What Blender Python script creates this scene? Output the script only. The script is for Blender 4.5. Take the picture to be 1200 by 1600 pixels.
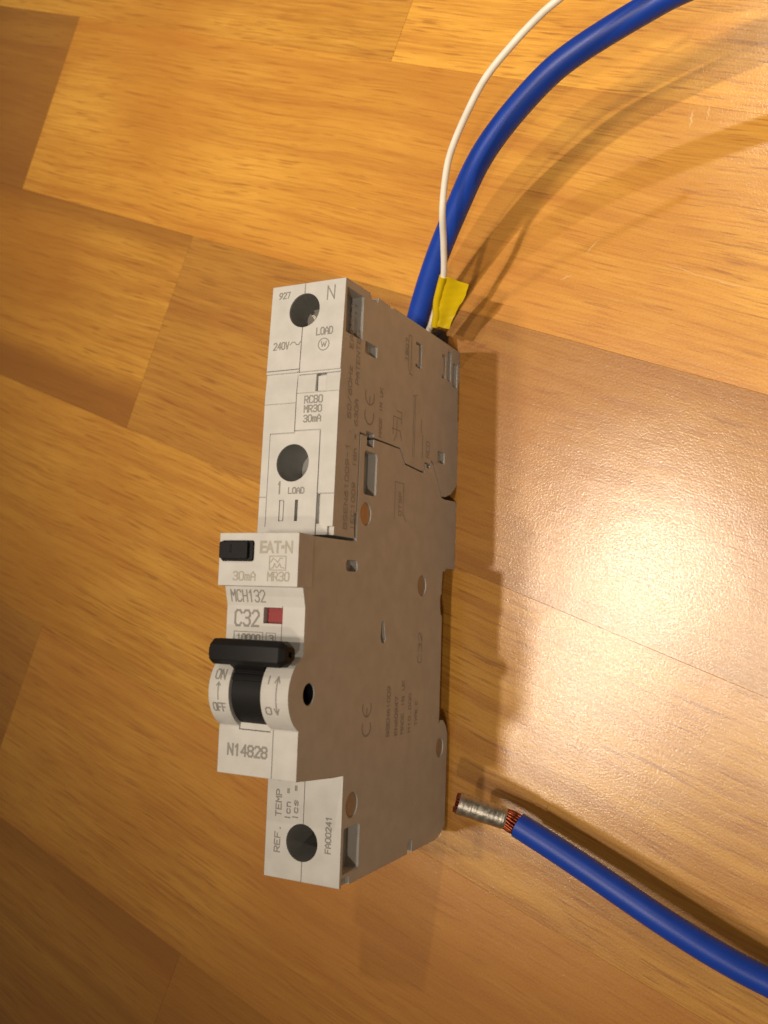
import bpy, bmesh, math, random
from mathutils import Vector, Matrix
random.seed(7)
for o in list(bpy.data.objects): bpy.data.objects.remove(o, do_unlink=True)
SC = bpy.context.scene
COL = SC.collection
MM = 0.001                                   # everything is laid out in millimetres

# ------------------------------------------------------------------ camera
cam = bpy.data.cameras.new("camera")
cam_o = bpy.data.objects.new("camera", cam); COL.objects.link(cam_o)
right = Vector((0.89359701, 0.03328116, -0.44763461))
down = Vector((-0.01487215, -0.99450481, -0.10362912))
fwd = Vector((-0.44862367, 0.09925996, -0.88819157))
m = Matrix.Identity(4)
for i in range(3):
    m[i][0] = right[i]; m[i][1] = -down[i]; m[i][2] = -fwd[i]
m.translation = Vector((91.892, 55.764, 223.049)) * MM
cam_o.matrix_world = m
cam.sensor_fit = 'VERTICAL'; cam.sensor_height = 36.0; cam.sensor_width = 27.0
cam.lens = 1467.72 / 1600 * 36
cam.clip_start = 0.005; cam.clip_end = 50
cam.dof.use_dof = True; cam.dof.focus_distance = 0.205; cam.dof.aperture_fstop = 24
SC.camera = cam_o
SC.render.resolution_x = 768; SC.render.resolution_y = 1024
SC.view_settings.view_transform = 'Standard'; SC.view_settings.look = 'None'
SC.view_settings.gamma = 1; SC.view_settings.use_curve_mapping = False
SC.view_settings.exposure = -0.1

# ------------------------------------------------------------------ room light (dim warm bounce) and ceiling lamps
W = bpy.data.worlds.new("World"); SC.world = W; W.use_nodes = True
bg = W.node_tree.nodes['Background']
bg.inputs[0].default_value = (1.0, 0.76, 0.50, 1); bg.inputs[1].default_value = 0.13

def lamp(name, pos, watt, radius, col, aim=None, size=60, blend=0.6):
    l = bpy.data.lights.new(name, 'SPOT'); l.energy = watt; l.shadow_soft_size = radius * MM
    l.color = col; l.spot_size = math.radians(size); l.spot_blend = blend
    o = bpy.data.objects.new(name, l); COL.objects.link(o)
    o.location = Vector(pos) * MM
    d = Vector(aim or (20, 60, 0)) * MM - o.location
    o.rotation_euler = d.to_track_quat('-Z', 'Y').to_euler()
    return o
WARM = (1.0, 0.84, 0.655)
AIM = (70, 235, 0)
lamp('ceiling_lamp', (-240, 136, 1480), 43, 16, WARM, AIM, 24.8, 1.0)
lamp('ceiling_lamp', (-372, -110, 1480), 30, 58, WARM, AIM, 30, 1.0)
lamp('ceiling_lamp', (135, 1010, 1500), 22, 22, WARM, AIM, 27, 1.0)
lamp('ceiling_lamp', (110, -60, 1500), 27, 22, WARM, AIM, 25, 1.0)
lamp('ceiling_lamp', (560, -440, 1500), 23, 30, WARM, AIM, 31, 1.0)

# ------------------------------------------------------------------ materials
def mat(name):
    M = bpy.data.materials.new(name); M.use_nodes = True
    nt = M.node_tree; b = nt.nodes['Principled BSDF']
    return M, nt, b
def nd(nt, t, **kw):
    n = nt.nodes.new(t)
    for k, v in kw.items():
        if k.startswith('i_'): n.inputs[k[2:].replace('_', ' ')].default_value = v
        else: setattr(n, k, v)
    return n
def mixc(nt, fac, a, b, mode='MIX'):
    n = nt.nodes.new('ShaderNodeMix'); n.data_type = 'RGBA'; n.blend_type = mode
    L = nt.links
    for i, v in ((0, fac), (6, a), (7, b)):
        if hasattr(v, 'links'): L.new(v, n.inputs[i])
        else: n.inputs[i].default_value = v if i == 0 else (*v, 1)
    return n.outputs[2]
def ramp(nt, src, *stops):
    r = nt.nodes.new('ShaderNodeValToRGB'); nt.links.new(src, r.inputs[0])
    while len(r.color_ramp.elements) < len(stops): r.color_ramp.elements.new(0.5)
    for e, (p, c) in zip(r.color_ramp.elements, stops):
        e.position = p; e.color = (*c, 1) if hasattr(c, '__len__') else (c, c, c, 1)
    return r.outputs[0]

def plastic(name, col, rough=0.45, bump=0.10, round_mm=0.25, mottle=0.07, spec=0.4):
    M, nt, b = mat(name); L = nt.links
    tc = nd(nt, 'ShaderNodeTexCoord')
    n1 = nd(nt, 'ShaderNodeTexNoise', i_Scale=260.0, i_Detail=4.0); L.new(tc.outputs['Object'], n1.inputs['Vector'])
    c = mixc(nt, ramp(nt, n1.outputs[0], (0.3, 0.0), (0.75, 1.0)), tuple(x * (1 - mottle) for x in col), tuple(min(1, x * (1 + mottle)) for x in col))
    L.new(c, b.inputs['Base Color'])
    n2 = nd(nt, 'ShaderNodeTexNoise', i_Scale=5200.0, i_Detail=2.0); L.new(tc.outputs['Object'], n2.inputs['Vector'])
    bv = nd(nt, 'ShaderNodeBevel', samples=4, i_Radius=round_mm * MM)
    bp = nd(nt, 'ShaderNodeBump', i_Strength=bump, i_Distance=0.0002)
    L.new(n2.outputs[0], bp.inputs['Height']); L.new(bv.outputs[0], bp.inputs['Normal']); L.new(bp.outputs[0], b.inputs['Normal'])
    b.inputs['Roughness'].default_value = rough
    b.inputs['Specular IOR Level'].default_value = spec
    return M
def simple(name, col, rough=0.5, metal=0.0, spec=0.5):
    M, nt, b = mat(name)
    tc = nd(nt, 'ShaderNodeTexCoord')
    n = nd(nt, 'ShaderNodeTexNoise', i_Scale=900.0, i_Detail=3.0); nt.links.new(tc.outputs['Object'], n.inputs['Vector'])
    c = mixc(nt, n.outputs[0], tuple(x * 0.82 for x in col), tuple(min(1, x * 1.18) for x in col))
    nt.links.new(c, b.inputs['Base Color'])
    b.inputs['Roughness'].default_value = rough; b.inputs['Metallic'].default_value = metal
    b.inputs['Specular IOR Level'].default_value = spec
    return M
GREY = plastic('light_grey_plastic', (0.49, 0.487, 0.475))
GREY2 = plastic('lighter_grey_plastic', (0.49, 0.487, 0.477))
BLACK = plastic('black_plastic', (0.011, 0.011, 0.012), rough=0.5, bump=0.14, spec=0.16)
RED = plastic('red_plastic', (0.22, 0.018, 0.022), rough=0.4)
PRINT = simple('grey_print', (0.215, 0.208, 0.19), 0.6)
PRINT_T = simple('tan_print', (0.33, 0.31, 0.26), 0.6)
PRINT_S = simple('side_print', (0.315, 0.305, 0.29), 0.6)
STEEL = simple('screw_steel', (0.72, 0.70, 0.66), 0.22, 1.0)
DARK = simple('dark_gap', (0.03, 0.028, 0.026), 0.8)
RUBBER = plastic('black_rubber', (0.012, 0.012, 0.013), rough=0.55)
BLUE = plastic('blue_insulation', (0.006, 0.047, 0.37), rough=0.40, bump=0.16, round_mm=0.05, spec=0.4)
WHITE = plastic('white_insulation', (0.80, 0.77, 0.70), rough=0.42, round_mm=0.02)
COPPER = simple('copper', (0.30, 0.075, 0.036), 0.32, 1.0)
YELLOW = plastic('yellow_tape', (0.62, 0.45, 0.003), rough=0.33, bump=0.06, round_mm=0.05)
def ferrule_mat():
    M, nt, b = mat('tinned_metal'); L = nt.links
    tc = nd(nt, 'ShaderNodeTexCoord')
    n = nd(nt, 'ShaderNodeTexNoise', i_Scale=700.0, i_Detail=5.0, i_Roughness=0.7); L.new(tc.outputs['Object'], n.inputs['Vector'])
    L.new(ramp(nt, n.outputs[0], (0.3, (0.36, 0.34, 0.30)), (0.7, (0.62, 0.60, 0.55))), b.inputs['Base Color'])
    L.new(ramp(nt, n.outputs[0], (0.3, 0.30), (0.7, 0.5)), b.inputs['Roughness'])
    bp = nd(nt, 'ShaderNodeBump', i_Strength=0.4, i_Distance=0.0003); L.new(n.outputs[0], bp.inputs['Height']); L.new(bp.outputs[0], b.inputs['Normal'])
    b.inputs['Metallic'].default_value = 1.0
    return M
TIN = ferrule_mat()

def wood():
    M, nt, b = mat('lacquered_oak'); L = nt.links
    tc = nd(nt, 'ShaderNodeTexCoord'); oi = nd(nt, 'ShaderNodeObjectInfo')
    tone = nd(nt, 'ShaderNodeAttribute', attribute_type='OBJECT', attribute_name='tone')
    pink = nd(nt, 'ShaderNodeAttribute', attribute_type='OBJECT', attribute_name='pink')
    streak = nd(nt, 'ShaderNodeAttribute', attribute_type='OBJECT', attribute_name='streak')
    off = nd(nt, 'ShaderNodeVectorMath', operation='SCALE'); off.inputs[0].default_value = (3.1, 1.7, 2.3)
    L.new(oi.outputs['Random'], off.inputs['Scale'])
    add = nd(nt, 'ShaderNodeVectorMath', operation='ADD'); L.new(tc.outputs['Object'], add.inputs[0]); L.new(off.outputs[0], add.inputs[1])
    # gentle waviness of the grain
    wv = nd(nt, 'ShaderNodeTexNoise', i_Scale=14.0, i_Detail=2.0); L.new(add.outputs[0], wv.inputs['Vector'])
    wo = nd(nt, 'ShaderNodeVectorMath', operation='MULTIPLY_ADD'); L.new(wv.outputs['Color'], wo.inputs[0])
    wo.inputs[1].default_value = (0.0, 0.005, 0.0); L.new(add.outputs[0], wo.inputs[2])
    def stretched(sx, sy, scale, detail, rough=0.55, src=None):
        mp = nd(nt, 'ShaderNodeMapping'); mp.inputs['Scale'].default_value = (sx, sy, 1)
        L.new(src or wo.outputs[0], mp.inputs['Vector'])
        n = nd(nt, 'ShaderNodeTexNoise', i_Scale=scale, i_Detail=detail, i_Roughness=rough); L.new(mp.outputs[0], n.inputs['Vector'])
        return n.outputs[0]
    rings = stretched(0.035, 1.0, 210.0, 4.0, 0.6)          # growth bands along the stave
    fine = stretched(0.035, 1.0, 1700.0, 4.0, 0.7)          # thin fibres
    fleck = stretched(0.06, 1.0, 1250.0, 1.5)               # short dark pores
    blotch = stretched(0.5, 1.0, 40.0, 4.0)                 # broad cloudy figure
    cloud = stretched(0.8, 1.0, 11.0, 2.0)                  # slow change of tone from place to place
    base = ramp(nt, blotch, (0.28, (0.53, 0.252, 0.036)), (0.72, (0.70, 0.385, 0.064)))
    base = mixc(nt, ramp(nt, rings, (0.45, 0.0), (0.66, 0.62)), base, (0.41, 0.168, 0.028))
    base = mixc(nt, ramp(nt, fine, (0.36, 0.58), (0.50, 0.0)), base, (0.34, 0.125, 0.024))
    base = mixc(nt, ramp(nt, fine, (0.56, 0.0), (0.74, 0.45)), base, (0.84, 0.50, 0.13))
    base = mixc(nt, ramp(nt, fleck, (0.62, 0.0), (0.69, 0.55)), base, (0.24, 0.085, 0.018))
    base = mixc(nt, ramp(nt, cloud, (0.35, 0.6), (0.55, 0.0)), base, (0.43, 0.172, 0.026))
    # heartwood bands that run along a stave
    st = stretched(0.03, 1.0, 38.0, 2.0)
    stf = nd(nt, 'ShaderNodeMath', operation='MULTIPLY'); L.new(ramp(nt, st, (0.52, 0.0), (0.60, 1.0)), stf.inputs[0]); L.new(streak.outputs['Fac'], stf.inputs[1])
    base = mixc(nt, stf.outputs[0], base, (0.33, 0.135, 0.026))
    # darker heartwood along the two long edges of some staves
    heart = nd(nt, 'ShaderNodeAttribute', attribute_type='OBJECT', attribute_name='heart')
    sp = nd(nt, 'ShaderNodeSeparateXYZ'); L.new(tc.outputs['Object'], sp.inputs[0])
    jit = nd(nt, 'ShaderNodeMath', operation='MULTIPLY_ADD'); L.new(rings, jit.inputs[0]); jit.inputs[1].default_value = 0.010; L.new(sp.outputs['Y'], jit.inputs[2])
    rng = nd(nt, 'ShaderNodeMapRange'); L.new(jit.outputs[0], rng.inputs['Value']); rng.inputs['From Min'].default_value = -0.033; rng.inputs['From Max'].default_value = 0.043
    hf = nd(nt, 'ShaderNodeMath', operation='MULTIPLY'); L.new(ramp(nt, rng.outputs[0], (0.20, 1.0), (0.29, 0.0), (0.80, 0.0), (0.92, 0.9)), hf.inputs[0]); L.new(heart.outputs['Fac'], hf.inputs[1])
    base = mixc(nt, hf.outputs[0], base, (0.27, 0.105, 0.022))
    base = mixc(nt, pink.outputs['Fac'], base, (0.46, 0.185, 0.052))
    hs = nd(nt, 'ShaderNodeHueSaturation'); L.new(base, hs.inputs['Color']); L.new(tone.outputs['Fac'], hs.inputs['Value'])
    # stray dark specks
    vo = nd(nt, 'ShaderNodeTexVoronoi', i_Scale=36.0); L.new(add.outputs[0], vo.inputs['Vector'])
    spk = ramp(nt, vo.outputs['Distance'], (0.025, 1.0), (0.05, 0.0))
    vg = nd(nt, 'ShaderNodeMath', operation='GREATER_THAN'); vg.inputs[1].default_value = 0.80; L.new(vo.outputs['Color'], vg.inputs[0])
    vm = nd(nt, 'ShaderNodeMath', operation='MULTIPLY'); L.new(spk, vm.inputs[0]); L.new(vg.outputs[0], vm.inputs[1])
    L.new(mixc(nt, vm.outputs[0], hs.outputs[0], (0.09, 0.03, 0.01)), b.inputs['Base Color'])
    # worn satin lacquer: fine sparkling texture plus pores and shallow dents
    gl = nd(nt, 'ShaderNodeTexNoise', i_Scale=1900.0, i_Detail=2.0, i_Roughness=0.6); L.new(tc.outputs['Object'], gl.inputs['Vector'])
    dn = nd(nt, 'ShaderNodeTexNoise', i_Scale=45.0, i_Detail=3.0); L.new(add.outputs[0], dn.inputs['Vector'])
    b1 = nd(nt, 'ShaderNodeBump', i_Strength=0.9, i_Distance=0.000028); L.new(gl.outputs[0], b1.inputs['Height'])
    b2 = nd(nt, 'ShaderNodeBump', i_Strength=0.3, i_Distance=0.00003); L.new(fine, b2.inputs['Height']); L.new(b1.outputs[0], b2.inputs['Normal'])
    b3 = nd(nt, 'ShaderNodeBump', i_Strength=0.25, i_Distance=0.0006); L.new(dn.outputs[0], b3.inputs['Height']); L.new(b2.outputs[0], b3.inputs['Normal'])
    L.new(b3.outputs[0], b.inputs['Normal'])
    L.new(ramp(nt, gl.outputs[0], (0.35, 0.24), (0.7, 0.36)), b.inputs['Roughness'])
    b.inputs['Specular IOR Level'].default_value = 0.5
    gc = nd(nt, 'ShaderNodeTexNoise', i_Scale=2300.0, i_Detail=2.0, i_Roughness=0.6); L.new(tc.outputs['Object'], gc.inputs['Vector'])
    c1 = nd(nt, 'ShaderNodeBump', i_Strength=0.9, i_Distance=0.000036); L.new(gc.outputs[0], c1.inputs['Height']); L.new(b3.outputs[0], c1.inputs['Normal'])
    L.new(c1.outputs[0], b.inputs['Coat Normal'])
    b.inputs['Coat Weight'].default_value = 0.35; b.inputs['Coat Roughness'].default_value = 0.16; b.inputs['Coat IOR'].default_value = 1.55
    return M
WOOD = wood()

# ------------------------------------------------------------------ mesh helpers
def put(name, me, M, parent=None, smooth=None):
    me.transform(Matrix.Scale(MM, 4)); me.name = name
    me.materials.clear(); me.materials.append(M)
    o = bpy.data.objects.new(name, me); COL.objects.link(o)
    if parent: o.parent = parent
    if smooth is not None:
        for p in me.polygons: p.use_smooth = True
        me.set_sharp_from_angle(angle=math.radians(smooth))
    return o
def from_bm(bm):
    bmesh.ops.recalc_face_normals(bm, faces=bm.faces)
    me = bpy.data.meshes.new('m'); bm.to_mesh(me); bm.free(); return me
def prism_bm(pts, x0, x1, axis='x'):
    """polygon in (y,z) swept along x; axis 'z': polygon in (x,y) swept along z"""
    bm = bmesh.new()
    f = (lambda a, b, t: (t, a, b)) if axis == 'x' else (lambda a, b, t: (a, b, t))
    lo = [bm.verts.new(f(a, b, x0)) for a, b in pts]; hi = [bm.verts.new(f(a, b, x1)) for a, b in pts]
    n = len(pts)
    bm.faces.new(lo); bm.faces.new(hi[::-1])
    for i in range(n): bm.faces.new((lo[i], hi[i], hi[(i + 1) % n], lo[(i + 1) % n]))
    return bm
def prism(*a, **k): return from_bm(prism_bm(*a, **k))
def box(x0, x1, y0, y1, z0, z1): return prism([(y0, z0), (y1, z0), (y1, z1), (y0, z1)], x0, x1)
def rrect(a0, a1, b0, b1, r=0.5, n=4):
    out = []
    for cx, cy, s in ((a1 - r, b1 - r, 0), (a0 + r, b1 - r, 90), (a0 + r, b0 + r, 180), (a1 - r, b0 + r, 270)):
        for i in range(n + 1):
            t = math.radians(s + 90 * i / n); out.append((cx + r * math.cos(t), cy + r * math.sin(t)))
    return out
def circ(a, b, ra, rb=None, n=32): return [(a + ra * math.cos(2 * math.pi * i / n), b + (rb or ra) * math.sin(2 * math.pi * i / n)) for i in range(n)]
def merge(*ms):
    bm = bmesh.new()
    for me in ms: bm.from_mesh(me)
    me = bpy.data.meshes.new('m'); bm.to_mesh(me); bm.free(); return me
def cut(me, cutters):
    o = bpy.data.objects.new('work', me); COL.objects.link(o); tmp = []
    for c in cutters:
        co = bpy.data.objects.new('work_cut', c); COL.objects.link(co); tmp.append(co)
        md = o.modifiers.new('b', 'BOOLEAN'); md.operation = 'DIFFERENCE'; md.solver = 'EXACT'; md.object = co
    dg = bpy.context.evaluated_depsgraph_get()
    out = bpy.data.meshes.new_from_object(o.evaluated_get(dg), depsgraph=dg)
    for x in tmp + [o]: bpy.data.objects.remove(x, do_unlink=True)
    return out
def catmull(P, n=10):
    P = [Vector(p) for p in P]; Q = [P[0] * 2 - P[1]] + P + [P[-1] * 2 - P[-2]]; out = []
    for i in range(1, len(Q) - 2):
        a, b, c, d = Q[i - 1:i + 3]
        for k in range(n):
            t = k / n
            out.append(0.5 * ((2 * b) + (c - a) * t + (2 * a - 5 * b + 4 * c - d) * t * t + (3 * b - a - 3 * c + d) * t ** 3))
    out.append(P[-1]); return out
def tube(path, r, n=20, rad=None, cap=True):
    bm = bmesh.new(); rings = []; prev = None
    for i, p in enumerate(path):
        t = (path[min(i + 1, len(path) - 1)] - path[max(i - 1, 0)]).normalized()
        u = (prev - t * prev.dot(t)).normalized() if prev else t.orthogonal().normalized()
        prev = u; v = t.cross(u); rr = rad(i) if rad else r
        rings.append([bm.verts.new(p + (u * math.cos(2 * math.pi * k / n) + v * math.sin(2 * math.pi * k / n)) * rr) for k in range(n)])
    for a, b in zip(rings, rings[1:]):
        for k in range(n): bm.faces.new((a[k], a[(k + 1) % n], b[(k + 1) % n], b[k]))
    if cap: bm.faces.new(rings[0]); bm.faces.new(rings[-1])
    return from_bm(bm)
def empty(name, label, cat, loc=(0, 0, 0)):
    o = bpy.data.objects.new(name, None); COL.objects.link(o); o.location = Vector(loc) * MM
    o.empty_display_size = 0.01; o['label'] = label; o['category'] = cat
    return o

# ------------------------------------------------------------------ table top: staves glued edge to edge
table = put('tabletop', box(-620, 480, -420, 700, -30, -2.2), DARK)
table['kind'] = 'structure'
U = Vector((0.936, -0.352, 0)).normalized(); N = Vector((0.352, 0.936, 0)).normalized()
ang = math.atan2(U.y, U.x)
rows = [-330, -265, -198, -132, -69.5, -7.6, 62.2, 125.2, 187, 250, 314, 378, 442, 506]
joint = {-132: [-300, -60], -69.5: [-149.5, 215], -7.6: [-330, 230], 62.2: [-143.5, 225], 125.2: [-224.9, 200], 187: [-95.3]}
look = {  # (row, index): tone, pink, streak
    (-132, 1): (0.86, 0.30, 0.5), (-132, 2): (0.86, 0.30, 0.5), (-132, 0): (0.82, 0.35, 0.5),
    (-69.5, 0): (0.76, 0.50, 0.5), (-69.5, 1): (0.98, 0.32, 0.0), (-69.5, 2): (0.9, 0.3, 0.0),
    (-7.6, 1): (0.90, 0.16, 0.15), (-7.6, 0): (0.85, 0.1, 0.1),
    (62.2, 0): (0.90, 0.10, 0.15), (62.2, 1): (0.76, 0.32, 0.35),
    (125.2, 0): (0.70, 0.45, 0.2), (125.2, 1): (1.12, 0.03, 0.1), (125.2, 2): (1.0, 0.0, 0.1),
    (187, 0): (1.02, 0.06, 0.2), (187, 1): (1.22, 0.0, 0.0)}
def stave_mesh(l, w):
    bm = bmesh.new(); c = 0.03
    h = [(-w / 2 + c, 0), (w / 2 - c, 0), (w / 2, -c), (w / 2, -2.2), (-w / 2, -2.2), (-w / 2, -c)]
    a = [bm.verts.new((-l / 2 + (c if z == 0 else 0), y, z)) for y, z in h]
    b = [bm.verts.new((l / 2 - (c if z == 0 else 0), y, z)) for y, z in h]
    bm.faces.new(a); bm.faces.new(b[::-1])
    for i in range(6): bm.faces.new((a[i], b[i], b[(i + 1) % 6], a[(i + 1) % 6]))
    return from_bm(bm)
for i in range(len(rows) - 1):
    r0, r1 = rows[i], rows[i + 1]
    js = joint.get(r0, [random.uniform(-330, -200), random.uniform(-60, 60)])
    edges = [-560] + js + [(js[-1] + random.uniform(330, 420))] + [620]
    for k in range(len(edges) - 1):
        a, b_ = edges[k], edges[k + 1]
        if b_ - a < 20: continue
        c = U * ((a + b_) / 2) + N * ((r0 + r1) / 2)
        o = put('stave', stave_mesh(b_ - a - 0.03, r1 - r0 - 0.03), WOOD, table)
        o.location = (c + Vector((0, 0, random.choice((-0.02, 0, 0.0))))) * MM; o.rotation_euler = (0, 0, ang)
        t = look.get((r0, k), (random.uniform(0.85, 1.08), random.uniform(0, 0.3), random.uniform(0, 0.4)))
        o['tone'], o['pink'], o['streak'] = t; o['heart'] = {(62.2, 0): 0.85, (-132, 1): 0.35, (125.2, 0): 0.3}.get((r0, k), 0.0)

# scuffs in the lacquer: slim raised slivers of whitened varnish
SCUFF = simple('whitened_varnish', (0.66, 0.43, 0.19), 0.45)
def scuff(pts, w):
    bm = bmesh.new(); n = len(pts)
    up_, lo = [], []
    for i, p in enumerate(pts):
        q = Vector((*pts[min(i + 1, n - 1)], 0)) - Vector((*pts[max(i - 1, 0)], 0)); q.normalize(); nn = Vector((-q.y, q.x, 0)) * w * (0.15 + math.sin(math.pi * i / (n - 1)) * random.uniform(.5, 1))
        c = Vector((*p, .02)); up_.append(bm.verts.new(c + nn)); lo.append(bm.verts.new(c - nn))
    for i in range(n - 1): bm.faces.new((up_[i], up_[i + 1], lo[i + 1], lo[i]))
    put('scuff', from_bm(bm), SCUFF, table)
def wob(a, b, k, j=.35):
    return [(a[0] + (b[0] - a[0]) * i / k + random.uniform(-j, j), a[1] + (b[1] - a[1]) * i / k + random.uniform(-j, j)) for i in range(k + 1)]
scuff(wob((26.6, 138.5), (29.4, 139.4), 5, .2), .14); scuff(wob((32.8, 144.2), (36.2, 147.8), 7, .2), .10)
scuff(wob((52.8, 139.0), (62, 134.2), 9, .2), .08); scuff(wob((60.5, 135.0), (71, 130.6), 9, .2), .09); scuff(wob((33, 98.8), (37.6, 100.2), 6, .2), .10)
scuff(wob((57.8, 172.0), (58.6, 176.4), 6, .3), .22); scuff(wob((61.6, 173.0), (62.6, 177.2), 6, .3), .20); scuff(wob((63.6, 28.2), (64.0, 36.0), 7, .2), .06)

# ------------------------------------------------------------------ the breaker, standing on its back
T = empty('circuit_breaker', 'light grey narrow circuit breaker standing on its back, black toggle facing up', 'circuit breaker', (-8.85, 60, 0))
BT = (8.85, -60, 0)
def part(name, me, M=None, smooth=None, parent=None):
    me.transform(Matrix.Translation(BT))
    return put(name, me, M or GREY, parent or T, smooth)
X0, X1 = -17.7, 0.0
CY, CZ, CR = 38.9, 69.6, 7.4
arc = [(CY + CR * math.cos(math.radians(a)), CZ + CR * math.sin(math.radians(a))) for a in range(22, 160, 6)]
prof = [(0, 7.2), (0.8, 5.2), (2.4, 2.2), (24.6, 2.0), (26.4, 2.9), (28.1, 4.8), (28.3, 6.2), (27.4, 7.8), (29.4, 7.4), (53.6, 7.4), (54.2, 8.3), (55.8, 8.7),
        (58.8, 8.7), (59.0, 8.1), (61.2, 8.0), (64.6, 7.6), (64.9, 6.2), (65.6, 5.6), (65.6, 0.4), (66.2, 0), (82.4, 0), (83.0, 0.7), (82.7, 7.4), (82.9, 9.6),
        (86.6, 12.4), (88.7, 14.0), (90.3, 15.2), (90.9, 16.6), (89.8, 17.0), (89.9, 20.0), (87.6, 20.4), (87.5, 22.4), (88.0, 31.2), (91.1, 34.1),
        (91.1, 46.6), (91.2, 53.0), (68.7, 53.3), (68.5, 70.2), (58.7, 70.2), (58.7, 73.4), (54.9, 72.3), (48.2, 72.3), (47.2, 72.3)] + arc + \
       [(32.0, 73.0), (23.2, 73.0), (22.0, 59.4), (21.8, 55.2), (0.0, 55.2)]
def side(pts, d): return prism(pts, -d, 1.0)
cm = [side(rrect(78.9, 88.2, 45.1, 51.0, .8), 2.4), side(circ(74.8, 49.5, 2.45), .45), side(rrect(62.5, 64.8, 52.3, 57.2, .8), 1.6),
      side([(47.9, 40.2), (47.6, 39.4), (47.9, 38.6), (48.7, 38.2), (50.5, 38.8), (52.3, 39.3), (52.6, 39.8), (52.2, 40.3), (49, 40.7)], 1.2),
      side(circ(38.8, 69.8, 2.1), 4.7), prism(circ(38.8, 69.8, 1.7), -5.6, 0), side(circ(60.8, 19.9, 2.45), .4), side(circ(21.7, 6.6, 2.4, 2.2), .35), side(circ(15.5, 51.2, 2.55), .4),
      side(rrect(2.4, 11.3, 47.4, 54.2, .5), 3.0), side([(-1, 21.3), (2.6, 21.3), (3.0, 22.2), (2.4, 23.4), (-1, 24.2)], 2.2),
      side([(89.2, 46.9), (92, 46.9), (92, 50.2), (89.2, 50.2)], 1.5), side(rrect(89.1, 92, 17.4, 19.2, .3), 2),
      side([(-1, 50.8), (1.7, 51.5), (1.7, 54.4), (-1, 54.6)], .9),
      prism(circ(-9.0, 7.6, 3.7), 28, 60, 'z'),                                         # lower terminal hole
      prism(circ(CY, CZ, 20), -13.2, -5.9) if False else box(-13.1, -6.0, 31.6, 47.5, 60, 80),   # slot for the toggle drum
      box(-9.2, -4.9, 51.7, 54.7, 70.4, 74),                                            # flag window
      box(-8.87, -8.73, -1, 22, 55.0, 56), box(-5.47, -5.33, 22.5, 32.2, 72.8, 74), box(-5.06, -4.95, 47.4, 55.0, 72.15, 73.2)]
part('housing', cut(prism(prof, X0, X1), cm))
part('slot_floor', prism([(31.7, 62), (34.4, 62), (34.4, 71.8), (33.6, 72.7), (31.7, 72.7)], -13.08, -6.02), GREY2)
# upper module
up = [(122.0, 61.6), (122.1, 50.9), (121.0, 50.2), (121.0, 47.4), (122.2, 46.8), (122.2, 41.6), (121.7, 41.2), (121.7, 40), (122.3, 39.6), (122.3, 0.0), (114.4, 0.0), (113.8, .5), (104, .5), (103.4, 0), (87.2, 0), (84.6, 3.6), (83.4, 7.2),
      (83.3, 9.5), (89.0, 13.8), (90.8, 15.0), (91.3, 16.7), (90.2, 17.2), (90.3, 20.3), (88.0, 20.8), (87.9, 22.3), (88.4, 31.0), (91.4, 33.9), (91.6, 53.5), (69.3, 53.8), (69.3, 63.35), (98.4, 62.75), (102.8, 62.35), (102.9, 62.65)]
cu = [side(rrect(110.9, 120.3, 53.7, 61.0, .25), 3.2), side(rrect(108.7, 111.3, 46.9, 52.4, .2), 1.5), side(rrect(112, 118, 23.9, 25.4, .2), 1.4), side(box2 := [(117.3, 25.3), (118, 25.3), (118, 27.2), (117.3, 27.2)], .9),
      side([(112, 25.3), (112.7, 25.3), (112.7, 27.2), (112, 27.2)], .9), side(rrect(113, 119, 9.3, 10.5, .2), 1.4), side(rrect(113, 113.8, 10.4, 11.6, .2), .8), side(rrect(118.2, 119, 10.4, 11.6, .2), .8),
      side(rrect(113.1, 120.7, 5.9, 8.0, .2), 1.8), side(rrect(112.3, 118.5, 1.6, 4.5, .2), 1.3), side(rrect(91.4, 94.3, 8.4, 12.8, .2), 1.2),
      side([(91, 47), (92.3, 47), (92.3, 50.6), (91, 50.6)], 1.3), side([(69, 53.3), (74.5, 53.3), (74.5, 54.4), (69, 54.4)], .6),
      prism(circ(-9.5, 116.1, 3.65), 44, 70, 'z'), prism(circ(-10.1, 84.0, 3.85), 46.0, 70, 'z'),
      box(-9.75, -9.6, 102.8, 123, 61.5, 64), box(-10.1, -9.95, 90.4, 103.0, 62.35, 64),
      box(-18, -9.7, 103.45, 103.6, 62.2, 64), box(-9.7, 1, 102.2, 102.35, 62.1, 64),
      box(-5.6, -3.2, 98.6, 102.3, 61.0, 64),
      box(-15.95, -15.85, 71, 90.2, 62.8, 64), box(-15.95, -9.95, 90.1, 90.28, 62.7, 64), box(-9.95, -3.9, 90.5, 90.68, 62.7, 64), box(-4.0, -3.8, 69, 90.6, 62.7, 64),
      box(-18, -15.9, 77.0, 77.15, 63.0, 64), box(-4.0, 1, 77.5, 77.65, 63.0, 64), box(-3.9, -3.1, 71.5, 77.5, 62.2, 64), box(-1.2, 1, 69, 71.0, 62.7, 64),
      box(-12.75, -12.55, 72.1, 76.4, 62.9, 64), box(-11.75, -11.6, 72.1, 76.4, 62.9, 64), box(-12.7, -11.6, 76.25, 76.4, 62.9, 64), box(-12.7, -11.6, 72.1, 72.25, 62.9, 64),
      box(-8.9, -8.35, 72.1, 76.4, 61.5, 64), box(-18, -10.0, 96.4, 96.5, 62.65, 64), box(-10, 1, 98.35, 98.42, 62.6, 64), box(-.35, 1, 70, 98.3, 62.3, 64) if False else box(-9.0, -8.3, 72.1, 76.4, 61.5, 64)]
part('upper_module', cut(prism(up, X0, X1), cu), GREY2)
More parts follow.
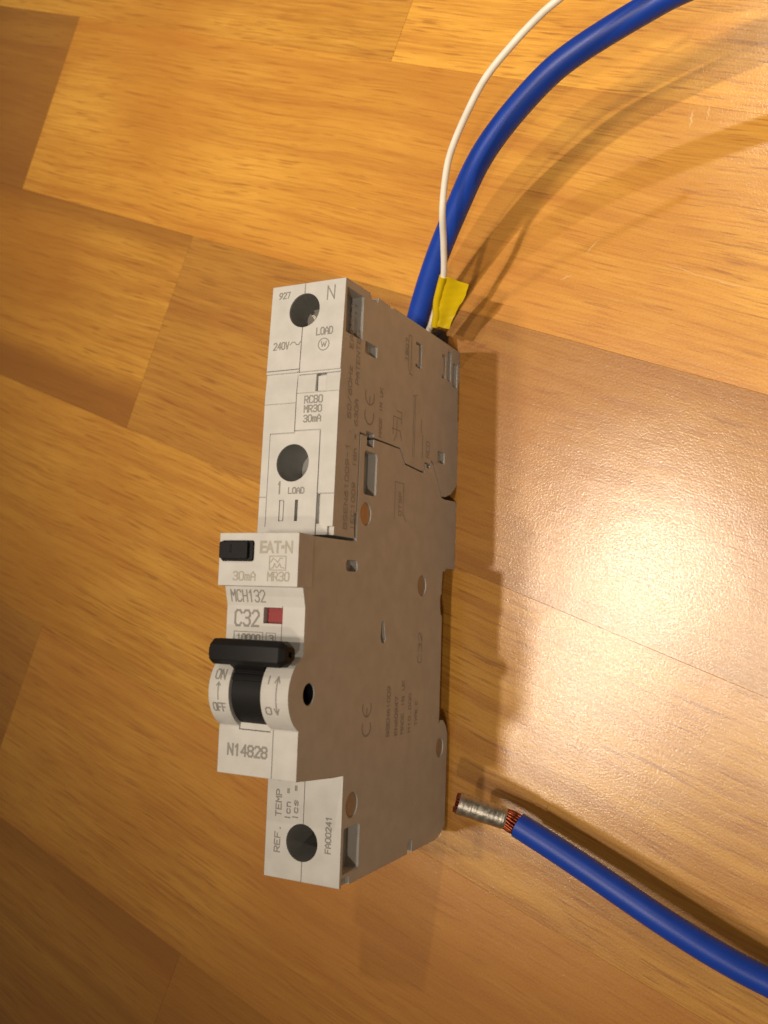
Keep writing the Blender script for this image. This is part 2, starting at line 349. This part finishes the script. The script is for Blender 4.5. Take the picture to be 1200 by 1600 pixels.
# raised front cap that carries the test button
cap = [(68.6, 70.25), (68.7, 75.6), (58.65, 75.6), (58.6, 73.5), (58.6, 70.25)]
part('front_cap', cut(prism(cap, X0 - .08, X1 + .08), [prism(rrect(-17.25, -9.75, 63.3, 67.25, .5), 74.2, 77, 'z')]), GREY2)
# test button: two-step black key
part('test_button', merge(prism(rrect(-17.15, -9.85, 63.45, 67.15, .4), 73.6, 76.0, 'z'), prism(rrect(-17.0, -10.6, 63.75, 67.0, .45), 75.9, 76.8, 'z'), box(-14.5, -14.2, 65.0, 66.3, 76.7, 76.95)), BLACK, 30)
part('indicator_flag', box(-9.1, -5.0, 51.75, 54.65, 69.6, 71.0), RED)
# toggle: drum, stem and grip bar
drum = [(CY + 6.75 * math.cos(math.radians(a)), CZ + 6.75 * math.sin(math.radians(a))) for a in range(-10, 191, 5)]
ridge = lambda a0, a1, r: [(CY + r * math.cos(math.radians(a)), CZ + r * math.sin(math.radians(a))) for a in (a0, (a0 + a1) / 2, a1)] + [(CY + 6 * math.cos(math.radians(a1)), CZ + 6 * math.sin(math.radians(a1))), (CY + 6 * math.cos(math.radians(a0)), CZ + 6 * math.sin(math.radians(a0)))]
tog = empty('toggle', '', ''); del tog['label'], tog['category']; tog.parent = T
def tp(name, me, sm): return part(name, me, BLACK, sm, tog)
tp('drum', merge(prism(drum, -12.9, -6.2), prism(ridge(62, 72, 7.15), -12.9, -6.2), prism(ridge(50, 58, 7.3), -12.9, -6.2)), 30)
tp('stem', prism([(42.0, 74.0), (45.6, 72.0), (47.2, 77.6), (44.6, 78.5)], -12.9, -6.2), 30)
def grip():
    cy, cz, ry, rz = 46.4, 78.2, 2.35, 2.6
    hexa = [(1.0, -.35), (1.0, .45), (.55, .95), (-.6, 1.0), (-1.0, .5), (-1.0, -.4), (-.55, -1), (.6, -1)]
    bm = bmesh.new(); rings = []
    for x, s in ((-16.3, .46), (-16.0, .55), (-15.2, .96), (-14.9, 1.0), (-.5, 1.0), (-.2, .97), (.7, .66), (.9, .58)):
        rings.append([bm.verts.new((x, cy + a * ry * s, cz + b * rz * s)) for a, b in hexa])
    for a, b in zip(rings, rings[1:]):
        for k in range(8): bm.faces.new((a[k], a[(k + 1) % 8], b[(k + 1) % 8], b[k]))
    bm.faces.new(rings[0]); bm.faces.new(rings[-1])
    return cut(from_bm(bm), [prism(circ(cy, cz, .6, n=16), -1.1, 2.0)])
tp('grip_bar', grip(), 25)
# load terminal floors, screws, plugs
def screw(x, y, z, r, slot):
    head = cut(prism(circ(x, y, r, n=28), z - 3, z, 'z'), [box(x - r, x + r, y - .45, y + .45, z - .9, z + 1), box(x - .45, x + .45, y - r, y + r, z - .9, z + 1)] if slot else [])
    head.transform(Matrix.Translation((x, y, z)) @ Matrix.Rotation(.6, 4, 'Z') @ Matrix.Translation((-x, -y, -z)))
    part('terminal_screw', head, STEEL, 30)
screw(-7.7, 114.4, 59.7, 2.3, True); screw(-9.0, 7.6, 39.0, 3.0, True)
part('terminal_cover', prism(circ(-10.1, 84.0, 3.83), 46.5, 50.0, 'z'), GREY)
HOLE_SHADE = plastic('hole_shade_grey', (0.27, 0.268, 0.26), rough=0.5)  # shade inside the terminal holes, put into the colour of added tubes
def shade_tube(x, y, z0, z1, r):
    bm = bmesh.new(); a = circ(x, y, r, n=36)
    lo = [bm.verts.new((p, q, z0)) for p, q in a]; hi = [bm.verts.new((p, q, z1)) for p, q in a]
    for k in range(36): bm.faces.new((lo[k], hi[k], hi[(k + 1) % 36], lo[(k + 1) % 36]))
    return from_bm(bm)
part('terminal_hole_shade', merge(shade_tube(-9.5, 116.1, 50, 61.4, 3.62), prism(circ(-9.5, 116.1, 3.6), 49.5, 51, 'z')), HOLE_SHADE, 40)
part('terminal_hole_shade', merge(shade_tube(-9.0, 7.6, 30, 54.9, 3.67), prism(circ(-9.0, 7.6, 3.6), 29.5, 31, 'z')), HOLE_SHADE, 40)
part('terminal_hole_shade', shade_tube(-10.1, 84.0, 48, 62.7, 3.82), HOLE_SHADE, 40)
BRONZE = simple('dull_bronze', (0.46, 0.31, 0.19), 0.5, 0.3); TANR = simple('tan_rivet', (0.37, 0.29, 0.215), 0.55, 0.1)
for y, z, r in ((74.8, 49.5, 2.3), (60.8, 19.9, 2.3), (15.5, 51.2, 2.4), (21.7, 6.6, 2.1)):
    part('rivet', prism(circ(y, z, r, n=28), -.9, -.28), BRONZE if y > 70 else TANR)
part('pivot_hole_shade', merge(prism(circ(38.8, 69.8, 2.05, n=24), -4.6, -4.0), cut(prism(circ(38.8, 69.8, 2.08, n=24), -4.3, -.25), [prism(circ(38.8, 69.8, 1.9, n=24), -3.9, 1)])), BLACK, 40)  # added black cup, its colour stands in for the dark of the deep hole
part('latch', box(-5.5, -3.3, 98.7, 101.9, 60.8, 61.9), GREY2)
part('cable_plug', tube([Vector((-4.3, y, 5.0)) for y in (119, 124.2, 125.2, 126.0, 126.6, 127.0, 127.2)], 2.7, 24, rad=lambda i: (2.7, 2.7, 2.6, 2.35, 1.85, 1.1, .2)[i]), RUBBER, 50)
part('rail_clip', box(-12, -6, 4, 22, 0.0, 2.2), GREY)

# ------------------------------------------------------------------ print on the breaker
dg_cache = {}
def text_mesh(s, bold=0.0):
    c = bpy.data.curves.new('t', 'FONT'); c.body = s; c.size = 1; c.offset = bold; c.resolution_u = 3; c.fill_mode = 'FRONT'
    o = bpy.data.objects.new('t', c); COL.objects.link(o)
    dg = bpy.context.evaluated_depsgraph_get(); dg.update()
    me = bpy.data.meshes.new_from_object(o.evaluated_get(dg), depsgraph=dg)
    bpy.data.objects.remove(o, do_unlink=True); return me
def fitted(me, a0, a1, b0, b1):
    xs = [v.co.x for v in me.vertices]; ys = [v.co.y for v in me.vertices]
    x0, x1, y0, y1 = min(xs), max(xs), min(ys), max(ys)
    for v in me.vertices:
        v.co.x = a0 + (v.co.x - x0) / (x1 - x0) * (a1 - a0); v.co.y = b0 + (v.co.y - y0) / max(1e-6, (y1 - y0)) * (b1 - b0); v.co.z = 0
    return me
def front(me, z):          # reads along +x
    for v in me.vertices: v.co.z += z(v.co.x, v.co.y) if callable(z) else z
    return me
def up_front(me, z):       # reads along +y, tops towards -x : (a,b) -> (x=-b, y=a)
    for v in me.vertices: v.co = Vector((-v.co.y, v.co.x, z + v.co.z))
    return me
def on_side(me, x=0.03):   # reads along +y, tops towards +z
    for v in me.vertices: v.co = Vector((x + v.co.z, v.co.x, v.co.y))
    return me
def strokes(lines, w):     # flat polyline strokes
    bm = bmesh.new()
    lev = 0
    for ln in lines:
        for (a, b) in zip(ln, ln[1:]):
            lev = (lev + 1) % 6
            a = Vector((*a, 0)); b = Vector((*b, 0)); d = (b - a).normalized() * w / 2; n = Vector((-d.y, d.x, 0))
            nseg = max(1, int((b - a).length / 0.4))
            q = [(a - d).lerp(b + d, t / nseg) for t in range(nseg + 1)]
            lz = Vector((0, 0, lev * .005)); vs = [(bm.verts.new(p + n + lz), bm.verts.new(p - n + lz)) for p in q]
            for (p1, p2), (p3, p4) in zip(vs, vs[1:]): bm.faces.new((p1, p2, p4, p3))
    me = bpy.data.meshes.new('m'); bm.to_mesh(me); bm.free(); return me
GL = {'0': [[(0, 1), (0, 5), (1, 6), (3, 6), (4, 5), (4, 1), (3, 0), (1, 0), (0, 1)]], '1': [[(.8, 4.8), (2.2, 6), (2.2, 0)]], '2': [[(0, 5), (1, 6), (3, 6), (4, 5), (4, 4), (0, 0), (4, 0)]],
 '3': [[(0, 5.2), (1, 6), (3, 6), (4, 5), (4, 4), (3, 3.1), (1.5, 3.1)], [(3, 3.1), (4, 2), (4, 1), (3, 0), (1, 0), (0, .8)]], '4': [[(3.2, 0), (3.2, 6), (0, 1.8), (4, 1.8)]], '5': [[(4, 6), (.3, 6), (.2, 3.4), (3, 3.5), (4, 2.5), (4, 1), (3, 0), (1, 0), (0, .8)]],
 '6': [[(3.6, 6), (1, 4.4), (0, 2.4), (0, 1), (1, 0), (3, 0), (4, 1), (4, 2.4), (3, 3.4), (1, 3.3), (.1, 2.4)]], '7': [[(0, 6), (4, 6), (1.6, 0)]], '8': [[(1, 3.1), (0, 4), (0, 5), (1, 6), (3, 6), (4, 5), (4, 4), (3, 3.1), (1, 3.1), (0, 2.2), (0, 1), (1, 0), (3, 0), (4, 1), (4, 2.2), (3, 3.1)]],
 '9': [[(.4, 0), (3, 1.6), (4, 3.6), (4, 5), (3, 6), (1, 6), (0, 5), (0, 3.6), (1, 2.6), (3, 2.7), (3.9, 3.6)]], 'A': [[(0, 0), (0, 4), (2, 6), (4, 4), (4, 0)], [(0, 2.4), (4, 2.4)]], 'B': [[(0, 0), (0, 6), (3, 6), (4, 5), (4, 4), (3, 3.1), (0, 3.1)], [(3, 3.1), (4, 2), (4, 1), (3, 0), (0, 0)]],
 'C': [[(4, 5), (3, 6), (1, 6), (0, 5), (0, 1), (1, 0), (3, 0), (4, 1)]], 'D': [[(0, 0), (0, 6), (2.6, 6), (4, 4.6), (4, 1.4), (2.6, 0), (0, 0)]], 'E': [[(4, 6), (0, 6), (0, 0), (4, 0)], [(0, 3.1), (3, 3.1)]], 'F': [[(4, 6), (0, 6), (0, 0)], [(0, 3.1), (3, 3.1)]],
 'H': [[(0, 0), (0, 6)], [(4, 0), (4, 6)], [(0, 3), (4, 3)]], 'I': [[(2, 0), (2, 6)]], 'K': [[(0, 0), (0, 6)], [(4, 6), (0, 2.6)], [(1.4, 3.6), (4, 0)]], 'L': [[(0, 6), (0, 0), (4, 0)]], 'M': [[(0, 0), (0, 6), (2, 3), (4, 6), (4, 0)]], 'N': [[(0, 0), (0, 6), (4, 0), (4, 6)]],
 'O': [[(0, 1), (0, 5), (1, 6), (3, 6), (4, 5), (4, 1), (3, 0), (1, 0), (0, 1)]], 'P': [[(0, 0), (0, 6), (3, 6), (4, 5), (4, 3.8), (3, 2.8), (0, 2.8)]], 'R': [[(0, 0), (0, 6), (3, 6), (4, 5), (4, 3.8), (3, 2.8), (0, 2.8)], [(1.8, 2.8), (4, 0)]], 'S': [[(4, 5.2), (3, 6), (1, 6), (0, 5), (0, 4), (4, 2.2), (4, 1), (3, 0), (1, 0), (0, .8)]],
 'T': [[(0, 6), (4, 6)], [(2, 6), (2, 0)]], 'U': [[(0, 6), (0, 1), (1, 0), (3, 0), (4, 1), (4, 6)]], 'V': [[(0, 6), (2, 0), (4, 6)]], 'Y': [[(0, 6), (2, 3), (4, 6)], [(2, 3), (2, 0)]], 'Z': [[(0, 6), (4, 6), (0, 0), (4, 0)]],
 'm': [[(0, 0), (0, 4)], [(0, 3.4), (1, 4), (2, 3.4), (2, 0)], [(2, 3.4), (3, 4), (4, 3.4), (4, 0)]], 'c': [[(3.6, 3.2), (2.6, 4), (1, 4), (0, 3), (0, 1), (1, 0), (2.6, 0), (3.6, .8)]], 'n': [[(0, 0), (0, 4)], [(0, 3), (1.2, 4), (2.6, 4), (3.6, 3), (3.6, 0)]], 's': [[(3.6, 3.4), (2.6, 4), (1, 4), (.2, 3), (3.4, 1.2), (2.6, 0), (1, 0), (0, .6)]],
 'd': [[(3.6, 6), (3.6, 0)], [(3.6, 1), (2.6, 0), (1, 0), (0, 1), (0, 3), (1, 4), (2.6, 4), (3.6, 3)]], 'z': [[(0, 4), (3.6, 4), (0, 0), (3.6, 0)]], '.': [[(1.7, 0), (2.1, .2)]], '=': [[(.4, 2.2), (3.6, 2.2)], [(.4, 3.9), (3.6, 3.9)]], '-': [[(.6, 3), (3.4, 3)]], '/': [[(0, -.4), (4, 6.4)]], '°': [[(1, 5), (1, 6), (2, 6), (2, 5), (1, 5)]], ' ': []}
def stroke_text(s, a0, a1, b0, b1, w):
    adv = 5.6; tot = adv * len(s) - 1.6; kx = (a1 - a0 - w) / tot; ky = (b1 - b0 - w) / 6; out = []
    for i, ch in enumerate(s):
        for ln in GL[ch]: out.append([(a0 + w / 2 + (adv * i + x) * kx, b0 + w / 2 + y * ky) for x, y in ln])
    return strokes(out, w)
def ltr(me, M=PRINT): return part('lettering', me, M)
def zN(x, y): return 61.6 + (122 - y) / 19.1 * 1.05 + .03
def zL(x, y): return 63.35 - (y - 69.3) / 29.1 * .6 + .035
def F(s, a0, a1, b0, b1, z, M=PRINT, w=.25): return ltr(front(stroke_text(s, a0, a1, b0, b1, w), z), M)
def FB(s, a0, a1, b0, b1, z, M, bold): return ltr(front(fitted(text_mesh(s, bold), a0, a1, b0, b1), z), M)
F('927', -16.0, -13.2, 119.1, 120.6, zN); F('N', -4.3, -2.4, 117.7, 120.8, zN, PRINT, .26); F('LOAD', -6.3, -2.3, 110.3, 112.0, zN)
F('240V', -16.5, -12.6, 108.0, 109.7, zN)
ltr(front(strokes([[(-12.4, 108.9), (-11.9, 109.4), (-11.3, 109.4), (-10.8, 108.8), (-10.3, 108.8), (-9.9, 109.4)]], .2), zN))
ltr(front(strokes([circ(-4.3, 108.3, 1.25, n=24) + [(-3.05, 108.3)], [(-4.9, 108.9), (-4.6, 107.8), (-4.3, 108.6), (-4.0, 107.8), (-3.7, 108.9)]], .2), zN))
F('RCBO', -8.1, -3.7, 96.1, 97.8, zL); F('MR30', -8.1, -3.8, 94.2, 95.8, zL); F('30mA', -8.1, -3.9, 92.2, 93.8, zL)
F('1', -13.4, -12.4, 77.6, 80.3, zL, PRINT, .34); F('LOAD', -10.8, -6.9, 77.6, 79.0, zL)
FB('E', -8.5, -6.9, 64.8, 67.2, 75.64, PRINT_T, .03); FB('A', -7.2, -5.3, 64.8, 67.2, 75.645, PRINT_T, .03); FB('T', -5.4, -3.7, 64.8, 67.2, 75.64, PRINT_T, .03); FB('N', -2.9, -1.2, 64.8, 67.2, 75.64, PRINT_T, .03)
ltr(front(fitted(strokes([[(0, 0), (1, 0)]], 1), -3.75, -3.05, 65.7, 66.35), 75.645), PRINT_T)
ltr(front(strokes([[(-6.2, 61.7), (-2.6, 61.7), (-2.6, 64.3), (-6.2, 64.3), (-6.2, 61.7)], [(-5.9, 63.2), (-5.4, 63.9), (-4.9, 63.6), (-4.4, 63.1), (-3.9, 63.9), (-3.3, 63.9)],
                   [(-5.9, 62.0), (-5.4, 62.1), (-5.1, 62.9), (-4.7, 62.2), (-4.4, 62.2), (-4.0, 62.9), (-3.6, 62.2), (-3.0, 62.1)]], .2), 75.64), PRINT_T)
F('30mA', -14.4, -9.2, 59.6, 61.4, 75.64, PRINT_T, .24); F('MR30', -6.6, -1.7, 59.6, 61.4, 75.64, PRINT_T, .24)
F('MCH132', -16.6, -8.6, 55.6, 58.0, lambda x, y: 72.3 + (y - 54.9) / 3.8 * 1.1 + .04, PRINT, .26)
F('C32', -15.9, -10.1, 50.9, 54.2, 72.34, PRINT, .42); F('10000', -15.2, -9.7, 47.9, 49.6, 72.34); F('3', -7.9, -6.7, 48.2, 49.6, 72.34)
ltr(front(strokes([[(-15.8, 47.6), (-9.2, 47.6), (-9.2, 49.95), (-15.8, 49.95), (-15.8, 47.6)], [(-8.4, 47.9), (-6.3, 47.9), (-6.3, 49.9), (-8.4, 49.9), (-8.4, 47.9)]], .16), 72.335))
zA = lambda x, y: CZ + math.sqrt(max(0, (CR + .05) ** 2 - (y - CY) ** 2))
F('ON', -16.6, -14.2, 41.0, 42.9, zA); F('OFF', -16.9, -13.9, 35.0, 36.7, zA)
ltr(front(strokes([[(-15.5, 37.3), (-15.5, 40.4)], [(-15.9, 39.9), (-15.5, 40.5), (-15.1, 39.9)]], .2), zA))
F('I', -4.7, -4.3, 40.8, 42.3, zA); F('O', -5.1, -3.7, 35.2, 36.7, zA)
ltr(front(strokes([[(-2.6, 35.6), (-2.6, 42.0)], [(-3.1, 41.2), (-2.6, 42.2), (-2.1, 41.2)], [(-3.1, 36.4), (-2.6, 35.4), (-2.1, 36.4)]], .22), zA))
F('N14828', -15.6, -6.5, 26.6, 28.9, 73.04, PRINT, .36)
def V(s, y0, y1, xl, xr, z, M=PRINT): return ltr(up_front(stroke_text(s, y0, y1, -xr, -xl, .25), z), M)
V('REF. TEMP = 40°C', 5.0, 27.5, -15.6, -14.1, 55.24); V('Icn = 10000', 11.6, 26, -13.3, -11.9, 55.24); V('Ics = 7500', 11.8, 26, -11.5, -10.1, 55.24)
V('FA00241', 6.3, 13.6, -3.6, -2.2, 55.24)
def D(s, y0, y1, z0, z1, M=PRINT_S): return ltr(on_side(stroke_text(s, y0, y1, z0, z1, .22)), M)
D('C32', 42.7, 49.8, 19.0, 21.3); D('BSEN61009', 27.4, 38.3, 35.0, 36.7); D('EN60947', 27.2, 35.8, 31.0, 32.6); D('MADE IN UK', 27.2, 39.2, 27.8, 29.4); D('M10.000', 27.2, 36, 24.1, 25.5); D('TYPE C', 28.4, 34, 20.6, 21.9)
def ce(y, z, s):
    h = math.pi
    arcs = lambda c, r: [(c + r * math.cos(t), z + r * math.sin(t)) for t in [math.radians(70 + 220 * i / 16) for i in range(17)]]
    ltr(on_side(strokes([arcs(y + s, s), arcs(y + 3.1 * s, s), [(y + 2.15 * s, z), (y + 3.0 * s, z)]], .3)), PRINT_S)
ce(28.6, 46.0, 1.9); ce(93.9, 49.6, 2.0)
D('BSEN61009-1 . 50/60Hz  EA0511', 70.8, 117.5, 57.6, 59.2); D('IEC1009  Idn = 630A  PATENTED', 70.8, 112.5, 54.6, 56.2)
D('MADE IN UK', 92.0, 103.0, 43.6, 45.0); D('1SO7', 112, 117.5, 31.5, 32.9)
D('OTSP', 76.0, 81.5, 32.5, 34.0); D('RCD', 91.5, 95.5, 17.8, 20.0)
ltr(on_side(strokes([[(109.5, 30.2), (111, 31.2), (118.5, 31.2), (118.5, 29.7), (110.4, 29.7)], [(109.5, 30.6), (109.5, 28.6)]], .22)), PRINT_S)
ltr(on_side(strokes([[(92.5, 37.5), (94.2, 36.2), (97.5, 36.2)], [(94, 38), (98, 38), (98, 34.2)], [(93.2, 33.5), (95.2, 34.5), (95.2, 38.5)], [(97, 33.8), (99.5, 33.8), (99.5, 36.2)]], .25)), PRINT_S)
ltr(on_side(strokes([[(90.5, 27.4), (105, 27.4)], [(90.5, 26.6), (105, 26.6)], [(104.6, 28.4), (105.4, 25.6)]], .16)), PRINT_S)
ltr(on_side(strokes([[(75, 36), (83.5, 36), (83.5, 31.6), (76.5, 31.6), (75.0, 29.8)]], .18)), PRINT_S)
ltr(on_side(strokes([[(91, 22.0), (96.5, 22.0)], [(97, 23), (100, 23)]], .25)), PRINT_S)

# ------------------------------------------------------------------ leads
R57 = 2.88
blue = empty('blue_cable', 'thick blue cable arching from behind the breaker up to the top right', 'cable', (-8.85, 122, 6))
def sub(root, name, me, M, sm=60):
    me.transform(Matrix.Translation(-root.location / MM)); return put(name, me, M, root, sm)
pb = [(-11.5, 112, 5.0), (-10.6, 121, 6.6), (-8.2, 129.2, 9.5), (-1.0, 141.4, 15.5), (7.4, 152.5, 21.5), (14.3, 160.4, 26.0), (21.7, 166.8, 29.0), (31.4, 173.6, 31.5), (39.5, 177.7, 32.5), (52.8, 182.3, 33.5), (63, 185.0, 34.0), (80, 187.4, 33.5), (98, 185, 32), (120, 173, 28), (140, 150, 22)]
sub(blue, 'insulation', tube(catmull(pb, 10), R57, 28), BLUE)

wire = empty('white_wire', 'thin white wire with a yellow tape flag, crossing over the thick blue cable', 'wire', (-5, 122, 12))
pw = [(-6.4, 118, 10.6), (-4.5, 125.0, 11.0), (-3.1, 126.9, 12.0), (0.0, 131.1, 15.5), (3.6, 135.5, 20.5), (6.2, 141.1, 27.0), (8.3, 146.1, 33.0), (10.7, 153.1, 37.0), (13.5, 157.5, 40.0), (18.7, 162.9, 44.0), (23.7, 167.4, 47.0), (30.0, 171.8, 49.0), (36.0, 174.9, 51.0), (41.0, 177.2, 52.0), (60, 186, 54)]
sub(wire, 'insulation', tube(catmull(pw, 10), 0.78, 14), WHITE)

def flag_mesh():
    # tape folded over the wire: a tube of tape round it and a double flag standing off to one side
    a = [Vector(p) for p in ((-1.9, 126.0, 12.6), (-0.9, 128.2, 14.0), (0.0, 131.1, 15.9), (1.7, 133.3, 18.2), (3.6, 135.5, 20.7))]
    b = [Vector(p) for p in ((1.7, 125.2, 11.6), (3.1, 127.5, 12.4), (4.9, 129.6, 13.6), (7.3, 131.8, 15.2), (8.8, 134.1, 16.8))]
    A = catmull(a, 5); B = catmull(b, 5); bm = bmesh.new(); rows_ = []; nc = 9
    for p, q in zip(A, B):
        row = []
        for k in range(nc):
            t = k / (nc - 1); v = p.lerp(q, t); v.z += .5 * math.sin(t * 7.0) * (1 - t * .5) + .3 * math.sin(t * 3.1) + .12 * math.sin(len(rows_) * .9 + t * 5) + .08 * math.sin(len(rows_) * 2.1 - t * 9); row.append(v)
        rows_.append(row)
    up_ = Vector((0.25, -0.35, 0.9)).normalized() * .12
    top = [[bm.verts.new(v + up_) for v in r] for r in rows_]; bot = [[bm.verts.new(v - up_) for v in r] for r in rows_]
    R_ = len(rows_)
    for i in range(R_ - 1):
        for k in range(nc - 1):
            bm.faces.new((top[i][k], top[i][k + 1], top[i + 1][k + 1], top[i + 1][k])); bm.faces.new((bot[i][k], bot[i + 1][k], bot[i + 1][k + 1], bot[i][k + 1]))
        for k in (0, nc - 1): bm.faces.new((top[i][k], top[i + 1][k], bot[i + 1][k], bot[i][k]))
    for i in (0, R_ - 1):
        for k in range(nc - 1): bm.faces.new((top[i][k], top[i][k + 1], bot[i][k + 1], bot[i][k]))
    return merge(from_bm(bm), tube(A, .98, 14))
fl = sub(wire, 'tape_flag', flag_mesh(), YELLOW, 40)
lead = empty('stripped_blue_cable', 'thick blue cable with stripped copper end in a crimped metal sleeve, lower right', 'cable', (20, 7, 11))
tip, fe, sl = Vector((9.0, 11.5, 17.6)), Vector((19.3, 8.4, 13.0)), Vector((22.2, 7.1, 12.0))
pl = [sl, Vector((30.6, 3.4, 12.4)), Vector((39.4, -.6, 13.0)), Vector((47.8, -4.6, 13.5)), Vector((56.1, -8.6, 13.6)), Vector((65.2, -12.9, 12.7)), Vector((74.8, -16.9, 11.0)), Vector((92, -23, 7.8)), Vector((120, -29, 4)), Vector((160, -26, 3)), Vector((200, 0, 3))]
path = catmull(pl, 10)
def hollow(path, r, ri, n):
    me = tube(path, r, n, cap=False); bm = bmesh.new(); bm.from_mesh(me); bm.verts.ensure_lookup_table()
    t = (path[1] - path[0]).normalized(); ring = [bm.verts[k] for k in range(n)]
    inner = [bm.verts.new(path[0] + (v.co - path[0]) * ri / r + t * .15) for v in ring]; deep = [bm.verts.new(v.co + t * 3) for v in inner]
    for k in range(n):
        bm.faces.new((ring[k], ring[(k + 1) % n], inner[(k + 1) % n], inner[k])); bm.faces.new((inner[k], inner[(k + 1) % n], deep[(k + 1) % n], deep[k]))
    return from_bm(bm)
sub(lead, 'insulation', hollow(path, R57, 2.05, 28), BLUE)
dirf = (fe - tip).normalized(); pu = dirf.orthogonal().normalized(); pv = dirf.cross(pu)
# crimped sleeve with pressed ridges
n = 60
dent = [random.gauss(0, .016) for _ in range(80)]
fpath = [tip.lerp(fe, 0.05 + 0.95 * i / n) for i in range(n + 1)]
me = tube(fpath, 1.9, 24, rad=lambda i: 2.5 + dent[i] + 0.03 * math.sin(i * .21 + 1) - (.12 if i > n - 2 else 0))
sub(lead, 'crimp_sleeve', me, TIN, 60)
# copper strands: bundle between sleeve and insulation and sticking out of the tip
k = 0
for ring, cnt in ((0.0, 1), (0.66, 6), (1.35, 12), (2.02, 18)):
    for j in range(cnt):
        a = 2 * math.pi * j / cnt + ring
        off = lambda t, s=1.0: (pu * math.cos(a + t) + pv * math.sin(a + t)) * ring * s
        bulge = [(tip.lerp(fe, .9) + off(0, .95)), (fe + off(.1, .98)), (fe.lerp(sl, .5) + off(.22, 1.12)), (sl + off(.35, 1.08)), (sl + (path[4] - sl).normalized() * 2.5 + off(.5, .98))]
        sub(lead, 'copper_strand', tube(catmull(bulge, 4), .30, 6), COPPER)
        end = tip + off(0, .98) - dirf * random.uniform(-.3, .25)
        sub(lead, 'copper_strand', tube([tip.lerp(fe, .2) + off(0, .95), end], .28, 6), COPPER, 30)
# one stray hair of copper
sub(lead, 'copper_strand', tube(catmull([sl + Vector((0, 2.2, 1.6)), sl + Vector((.5, 3.4, 2.4)), sl + Vector((1.2, 4.4, 2.3))], 4), .07, 5), COPPER)
